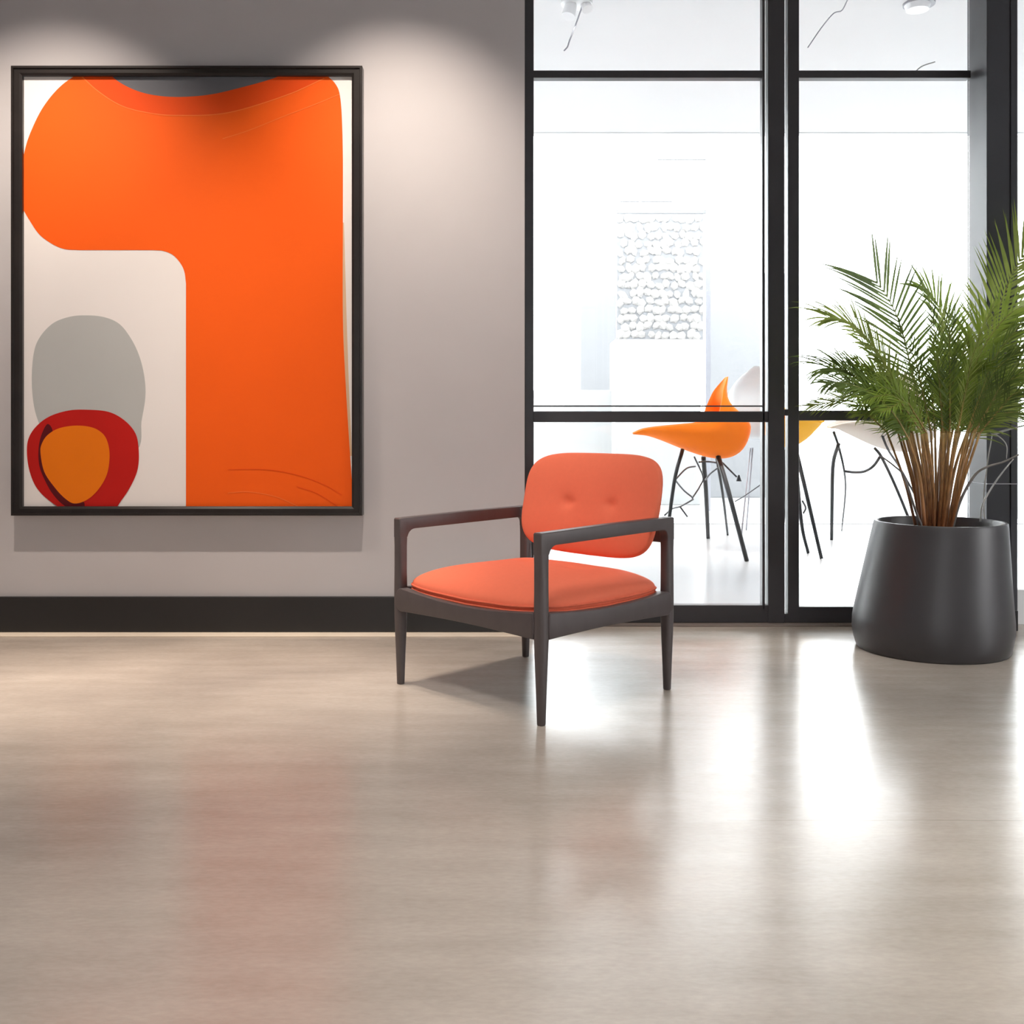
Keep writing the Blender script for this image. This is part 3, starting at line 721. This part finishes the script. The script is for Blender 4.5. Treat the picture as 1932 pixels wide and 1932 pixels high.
# bare stalks leaning out of the pot
def stalk(pts, r, m):
    c = catmull([L(p) for p in pts], 6); bm = bmesh.new()
    tube(bm, c, [r * (1 - 0.45 * i / (len(c) - 1)) for i in range(len(c))], 6); link('bare_stalk', bm, m, pp, True)
stalk([base(1742, 4.15), P(1728, 965, 4.14), P(1706, 900, 4.12), P(1688, 880, 4.10), P(1663, 861, 4.08)], 0.0055, M_drystalk)
stalk([base(1796, 4.20), P(1812, 945, 4.20), P(1838, 898, 4.20), P(1862, 881, 4.20), P(1892, 872, 4.20), P(1922, 858, 4.20)], 0.0065, M_drystalk)
stalk([P(1850, 984, 4.30), P(1853, 955, 4.30), P(1868, 925, 4.31), P(1890, 893, 4.32), P(1912, 866, 4.33)], 0.0045, M_palestalk)
stalk([P(1858, 984, 4.36), P(1856, 940, 4.36), P(1862, 880, 4.37), P(1872, 820, 4.38)], 0.004, M_palestalk)
stalk([P(1868, 816, 4.25), P(1885, 824, 4.22), P(1899, 840, 4.20), P(1899, 866, 4.20)], 0.003, M_palestalk)
stalk([P(1872, 820, 4.36), P(1900, 811, 4.36), P(1940, 801, 4.36)], 0.006, M_palestalk)

# ------------------------------------------------------------------ shell chairs in the far room
Q = 7.5 / F
def shell_mesh(name, m, parent, rot, sc=1.0, off=(0, 0, 0), low=False):
    """moulded bucket shell; local +x is the front, z is height above the floor"""
    bot = [(1195, 818), (1222, 821), (1250, 830), (1300, 850), (1340, 862), (1372, 862), (1397, 847), (1410, 818), (1407, 796), (1374, 768), (1366, 742), (1371, 712)]
    edg = [(1195, 816), (1215, 809), (1245, 804.5), (1290, 800.5), (1318, 798), (1330, 795), (1336, 790), (1342, 778), (1346, 765), (1351, 750), (1357, 733), (1371, 711)]
    wid = [0.03, 0.10, 0.19, 0.26, 0.29, 0.30, 0.30, 0.29, 0.27, 0.23, 0.16, 0.03]
    def loc(p): return Vector((-(p[0] - 1325) * Q, 0, HC - (p[1] - H0) * Q))
    B = catmull([loc(p) for p in bot], 4); E = catmull([loc(p) for p in edg], 4); W = [v.x for v in catmull([(w, 0, 0) for w in wid], 4)]
    bm = bmesh.new(); rows = []
    R = Matrix.Rotation(rot, 3, 'Z'); nv = 14
    for b, e, w in zip(B, E, W):
        row = []
        for k in range(nv + 1):
            v = -1 + 2 * k / nv; s = abs(v) ** 2.4
            q = b.lerp(e, s) + Vector((0, w * math.sin(v * math.pi / 2), 0))
            if low and q.z > 0.86: q.z = 0.86 + (q.z - 0.86) * 0.22
            q = R @ Vector((q.x * sc, q.y * sc, q.z)) + Vector(off)
            row.append(bm.verts.new(q))
        rows.append(row)
    for a, b in zip(rows, rows[1:]):
        for k in range(nv): bm.faces.new((a[k], a[k + 1], b[k + 1], b[k]))
    o = link(name, bm, m, parent, True)
    md = o.modifiers.new('thickness', 'SOLIDIFY'); md.thickness = 0.012; md.offset = 0
    return o
def rod(name, parent, pts, r, m, taper=1.0):
    o0 = parent.location
    c = catmull([Vector(p) - o0 for p in pts], 6) if len(pts) > 2 else [Vector(p) - o0 for p in pts]
    bm = bmesh.new(); r = r * (1.22 if name == 'leg' else 1.1); tube(bm, c, [r * (1 + (taper - 1) * i / (len(c) - 1)) for i in range(len(c))], 8); return link(name, bm, m, parent, True)
def foot(px, Y): return G(px, Y) + Vector((0, 0, 0.003))
GRP = 'shell chairs in the room behind the glass'
# orange chair, side view facing left
c1 = empty('shell_chair', G(1325, 7.5)); tag(c1, 'orange moulded shell chair on thin black legs behind the left pane', 'chair', GRP)
shell_mesh('shell', M_orange_shell, c1, math.pi)
rod('leg', c1, [P(1355, 862, 7.35), P(1375, 930, 7.15), foot(1409, 6.92)], 0.016, M_blackmetal, 0.8)
rod('leg', c1, [P(1327, 862, 7.70), P(1332, 930, 7.9), foot(1336, 8.3)], 0.015, M_blackmetal, 0.9)
rod('leg', c1, [P(1352, 862, 7.65), P(1364, 935, 8.0), foot(1373, 8.55)], 0.010, M_blackmetal, 0.8)
rod('leg', c1, [P(1288, 848, 7.40), P(1272, 910, 7.3), foot(1254, 7.18)], 0.012, M_blackmetal, 0.9)
br = [[(1274, 905, 7.35), (1295, 884, 7.5), (1312, 880, 7.6)], [(1274, 906, 7.35), (1290, 925, 7.5), (1306, 938, 7.6)], [(1310, 862, 7.6), (1326, 898, 7.7), (1322, 915, 7.7), (1306, 940, 7.62)],
      [(1331, 905, 7.75), (1342, 892, 7.6), (1357, 881, 7.5)], [(1308, 942, 7.62), (1285, 955, 7.5), (1268, 960, 7.4), (1254, 972, 7.3)], [(1283, 956, 7.5), (1297, 975, 7.5)],
      [(1318, 872, 7.6), (1335, 871, 7.6), (1356, 874, 7.5)], [(1363, 873, 7.45), (1390, 900, 7.4)]]
for b in br: rod('wire_brace', c1, [P(*q) for q in b], 0.0058, M_wire)
bm = bmesh.new(); bmesh.ops.create_cone(bm, cap_ends=True, segments=12, radius1=0.02, radius2=0.006, depth=0.045)
for v in bm.verts: v.co = v.co + (P(1394, 902, 7.4) - c1.location)
link('brace_end_cap', bm, M_wire, c1)
# yellow chair behind the mullion
c2 = empty('shell_chair', G(1492, 7.35)); tag(c2, 'yellow shell chair mostly hidden behind the dark mullion', 'chair', GRP)
shell_mesh('shell', M_yellow_shell, c2, math.radians(-66), 0.62, (0.01, 0, 0.085), True)
rod('leg', c2, [P(1502, 850, 7.3), P(1520, 925, 7.15), foot(1550, 7.03)], 0.013, M_blackmetal, 0.8)
rod('leg', c2, [P(1500, 850, 7.45), P(1512, 985, 7.4), foot(1525, 7.33)], 0.012, M_blackmetal, 0.8)
rod('leg', c2, [P(1482, 850, 7.3), P(1478, 940, 7.2), foot(1472, 7.15)], 0.012, M_blackmetal, 0.8)
rod('leg', c2, [P(1484, 850, 7.5), P(1480, 940, 7.6), foot(1475, 7.7)], 0.012, M_blackmetal, 0.8)
rod('wire_brace', c2, [P(1514, 945, 7.25), P(1520, 958, 7.3), P(1516, 968, 7.35)], 0.006, M_wire)
# cream chair behind the palm
c3 = empty('shell_chair', G(1660, 7.6)); tag(c3, 'cream shell chair on black legs behind the palm and planter', 'chair', GRP)
shell_mesh('shell', M_cream_shell, c3, math.radians(196), 0.98, (0.06, 0, 0.045))
rod('leg', c3, [P(1582, 838, 7.5), P(1572, 875, 7.7), P(1570, 940, 7.9), foot(1569, 8.2)], 0.012, M_blackmetal, 0.9)
rod('leg', c3, [P(1573, 815, 7.5), P(1583, 845, 7.6), P(1593, 890, 7.8), P(1595, 930, 8.2), foot(1588, 8.9)], 0.009, M_blackmetal, 0.5)
rod('stretcher', c3, [P(1593, 889, 7.8), P(1614, 891, 7.7), P(1632, 889, 7.6), P(1648, 879, 7.5), P(1661, 861, 7.4)], 0.0095, M_blackmetal)
rod('leg', c3, [P(1650, 845, 7.4), P(1664, 864, 7.35), P(1695, 930, 7.2), foot(1745, 7.0)], 0.009, M_blackmetal, 0.9)
rod('leg', c3, [P(1657, 800, 7.4), P(1675, 847, 7.35), P(1705, 895, 7.2), foot(1790, 7.05)], 0.008, M_wire, 0.6)
# pale grey chair behind the orange one
c4 = empty('shell_chair', G(1432, 8.5)); tag(c4, 'pale grey shell chair standing behind the orange one', 'chair', GRP)
shell_mesh('shell', M_grey_shell, c4, math.radians(75), 0.85, (0.0, 0.0, 0.13))
for (px, Y, tx) in ((1398, 8.2, 1416), (1470, 8.2, 1448), (1408, 8.95, 1420), (1462, 8.95, 1446)):
    rod('leg', c4, [P(tx, 845, 8.5), foot(px, Y)], 0.006, M_greymetal, 0.8)
rod('wire_brace', c4, [P(1387, 946, 8.2), P(1404, 936, 8.25), P(1436, 914, 8.3)], 0.004, M_wire)

# ------------------------------------------------------------------ ceiling fittings of the far room
def ceil_pt(px, py, dz=0.0):
    Y = F * (CZ2 - HC) / (H0 - py)
    v = P(px, py, Y); v.z -= dz; return v
l1 = empty('ceiling_spotlight', ceil_pt(1088, 4)); tag(l1, 'white double spotlight with thin hooked arm on the far ceiling, upper left', 'ceiling light')
def cyl(name, parent, p0, p1, r0, r1, m, seg=28):
    bm = bmesh.new(); tube(bm, [Vector(p0), Vector(p1)], [r0, r1], seg); return smooth_angle(link(name, bm, m, parent), 40)
cyl('mounting_plate', l1, (0, 0, -0.015), (0, 0, 0), 0.10, 0.10, M_lampbody)
cyl('lamp_head', l1, (-0.055, -0.02, -0.10), (-0.035, 0, -0.015), 0.045, 0.038, M_lampbody)
cyl('lamp_head', l1, (0.068, -0.02, -0.055), (0.055, 0, -0.012), 0.036, 0.032, M_lampbody)
rod('hooked_arm', l1, [P(1099, 10, 6.55), P(1085, 50, 6.55), P(1074, 78, 6.55), P(1071, 88, 6.55), P(1064, 96, 6.55)], 0.0045, M_greymetal)
l2 = empty('overhead_light', ceil_pt(1731, 6)); tag(l2, 'round white bowl downlight on the far ceiling above the palm', 'ceiling light')
cyl('bowl', l2, (0, 0, -0.045), (0, 0, 0), 0.070, 0.085, M_lampbody)
cyl('rim', l2, (0.01, 0, -0.012), (0.01, 0, 0), 0.098, 0.098, M_greymetal)
def cable(label, pts, r, m):
    o = empty('hanging_cable', pts[0]); tag(o, label, 'cable')
    o2 = None
    c = catmull([Vector(p) for p in pts], 8); bm = bmesh.new(); tube(bm, c, r, 6)
    me_o = link('hanging_cable', bm, m, None, True); bpy.data.objects.remove(o)
    tag(me_o, label, 'cable'); return me_o
cable('thin grey cable trailing from the far ceiling beside the mullion', [ceil_pt(1612, -24), P(1598, 2, 6.5), P(1588, 20, 6.5), P(1572, 26, 6.5), P(1548, 55, 6.5), P(1524, 90, 6.5)], 0.004, M_greymetal)
cable('short white cable curling over the right transom', [P(1722, 146, 4.835), P(1727, 136, 4.835), P(1740, 125, 4.835), P(1764, 117, 4.835)], 0.0035, M_lampbody)

# ------------------------------------------------------------------ light
w = bpy.data.worlds.new('overcast_sky'); S.world = w; w.use_nodes = True
bg = w.node_tree.nodes['Background']; bg.inputs['Color'].default_value = (0.975, 0.987, 1.0, 1); bg.inputs['Strength'].default_value = 9.0

def spot(name, loc, target, power, deg, blend, col, size):
    d = bpy.data.lights.new(name, 'SPOT'); d.energy = power; d.spot_size = math.radians(deg); d.spot_blend = blend; d.color = col; d.shadow_soft_size = size
    o = bpy.data.objects.new(name, d); COL.objects.link(o); o.location = loc
    o.rotation_euler = (Vector(target) - Vector(loc)).to_track_quat('-Z', 'Y').to_euler(); return o
WARM = (1.0, 0.86, 0.745)
spot('wall_washer_left', (-1.98, 3.58, 3.30), (-2.02, WY, 1.02), 222, 74, 1.0, WARM, 0.006)
spot('wall_washer_right', (-0.52, 3.60, 3.30), (-0.50, WY, 1.02), 215, 74, 1.0, WARM, 0.006)
for x, y, p in ((-2.25, 3.55, 430), (-1.05, 3.55, 420)):
    spot('fill_spot_warm', (x, y, 3.37), (x, y, 0), p, 40, 1.0, (1.0, 0.87, 0.74), 0.06)  # unseen fill, added to brighten the floor along the wall
for x, y, p in ((-1.3, 1.9, 175), (0.6, 1.5, 250), (1.9, 2.0, 140)):
    spot('overhead_light', (x, y, 3.37), (x, y, 0), p, 72, 1.0, (1.0, 0.95, 0.89), 0.10)  # unseen overhead fill, added to brighten the foreground floor
spot('fill_spot_chair', (-0.75, 1.95, 3.37), (0.1, 3.5, 0.5), 390, 44, 1.0, (1.0, 0.95, 0.90), 0.45)  # unseen fill, added to light the seat and backrest
spot('fill_spot_palm', (1.5, 2.6, 3.37), (1.75, 4.2, 0.9), 330, 40, 1.0, (1.0, 0.96, 0.91), 0.20)  # unseen fill, added to brighten the leaves from the front

spot('far_spotlight', (0.42, 6.50, 3.46), (1.45, 7.45, 0.75), 200, 50, 1.0, (1.0, 0.98, 0.95), 0.05)
spot('far_downlight', (2.58, 6.52, 3.50), (2.45, 7.55, 0.80), 200, 60, 1.0, (1.0, 0.97, 0.93), 0.08)

# ------------------------------------------------------------------ camera and colour
cam = bpy.data.cameras.new('camera'); co = bpy.data.objects.new('camera', cam); COL.objects.link(co)
co.location = (0, 0, HC); co.rotation_euler = (math.pi / 2, 0, 0)
cam.sensor_width = 36; cam.lens = F / 1932 * 36; cam.shift_y = -(966 - H0) / 1932; cam.clip_end = 200; cam.clip_start = 0.05
S.camera = co
S.view_settings.view_transform = 'Standard'; S.view_settings.look = 'None'; S.view_settings.exposure = 0.0; S.view_settings.gamma = 1.0
S.view_settings.use_curve_mapping = False
S.cycles.use_denoising = True
S.cycles.max_bounces = 10; S.cycles.diffuse_bounces = 5; S.cycles.glossy_bounces = 5; S.cycles.transparent_max_bounces = 16
S.cycles.sample_clamp_indirect = 12.0
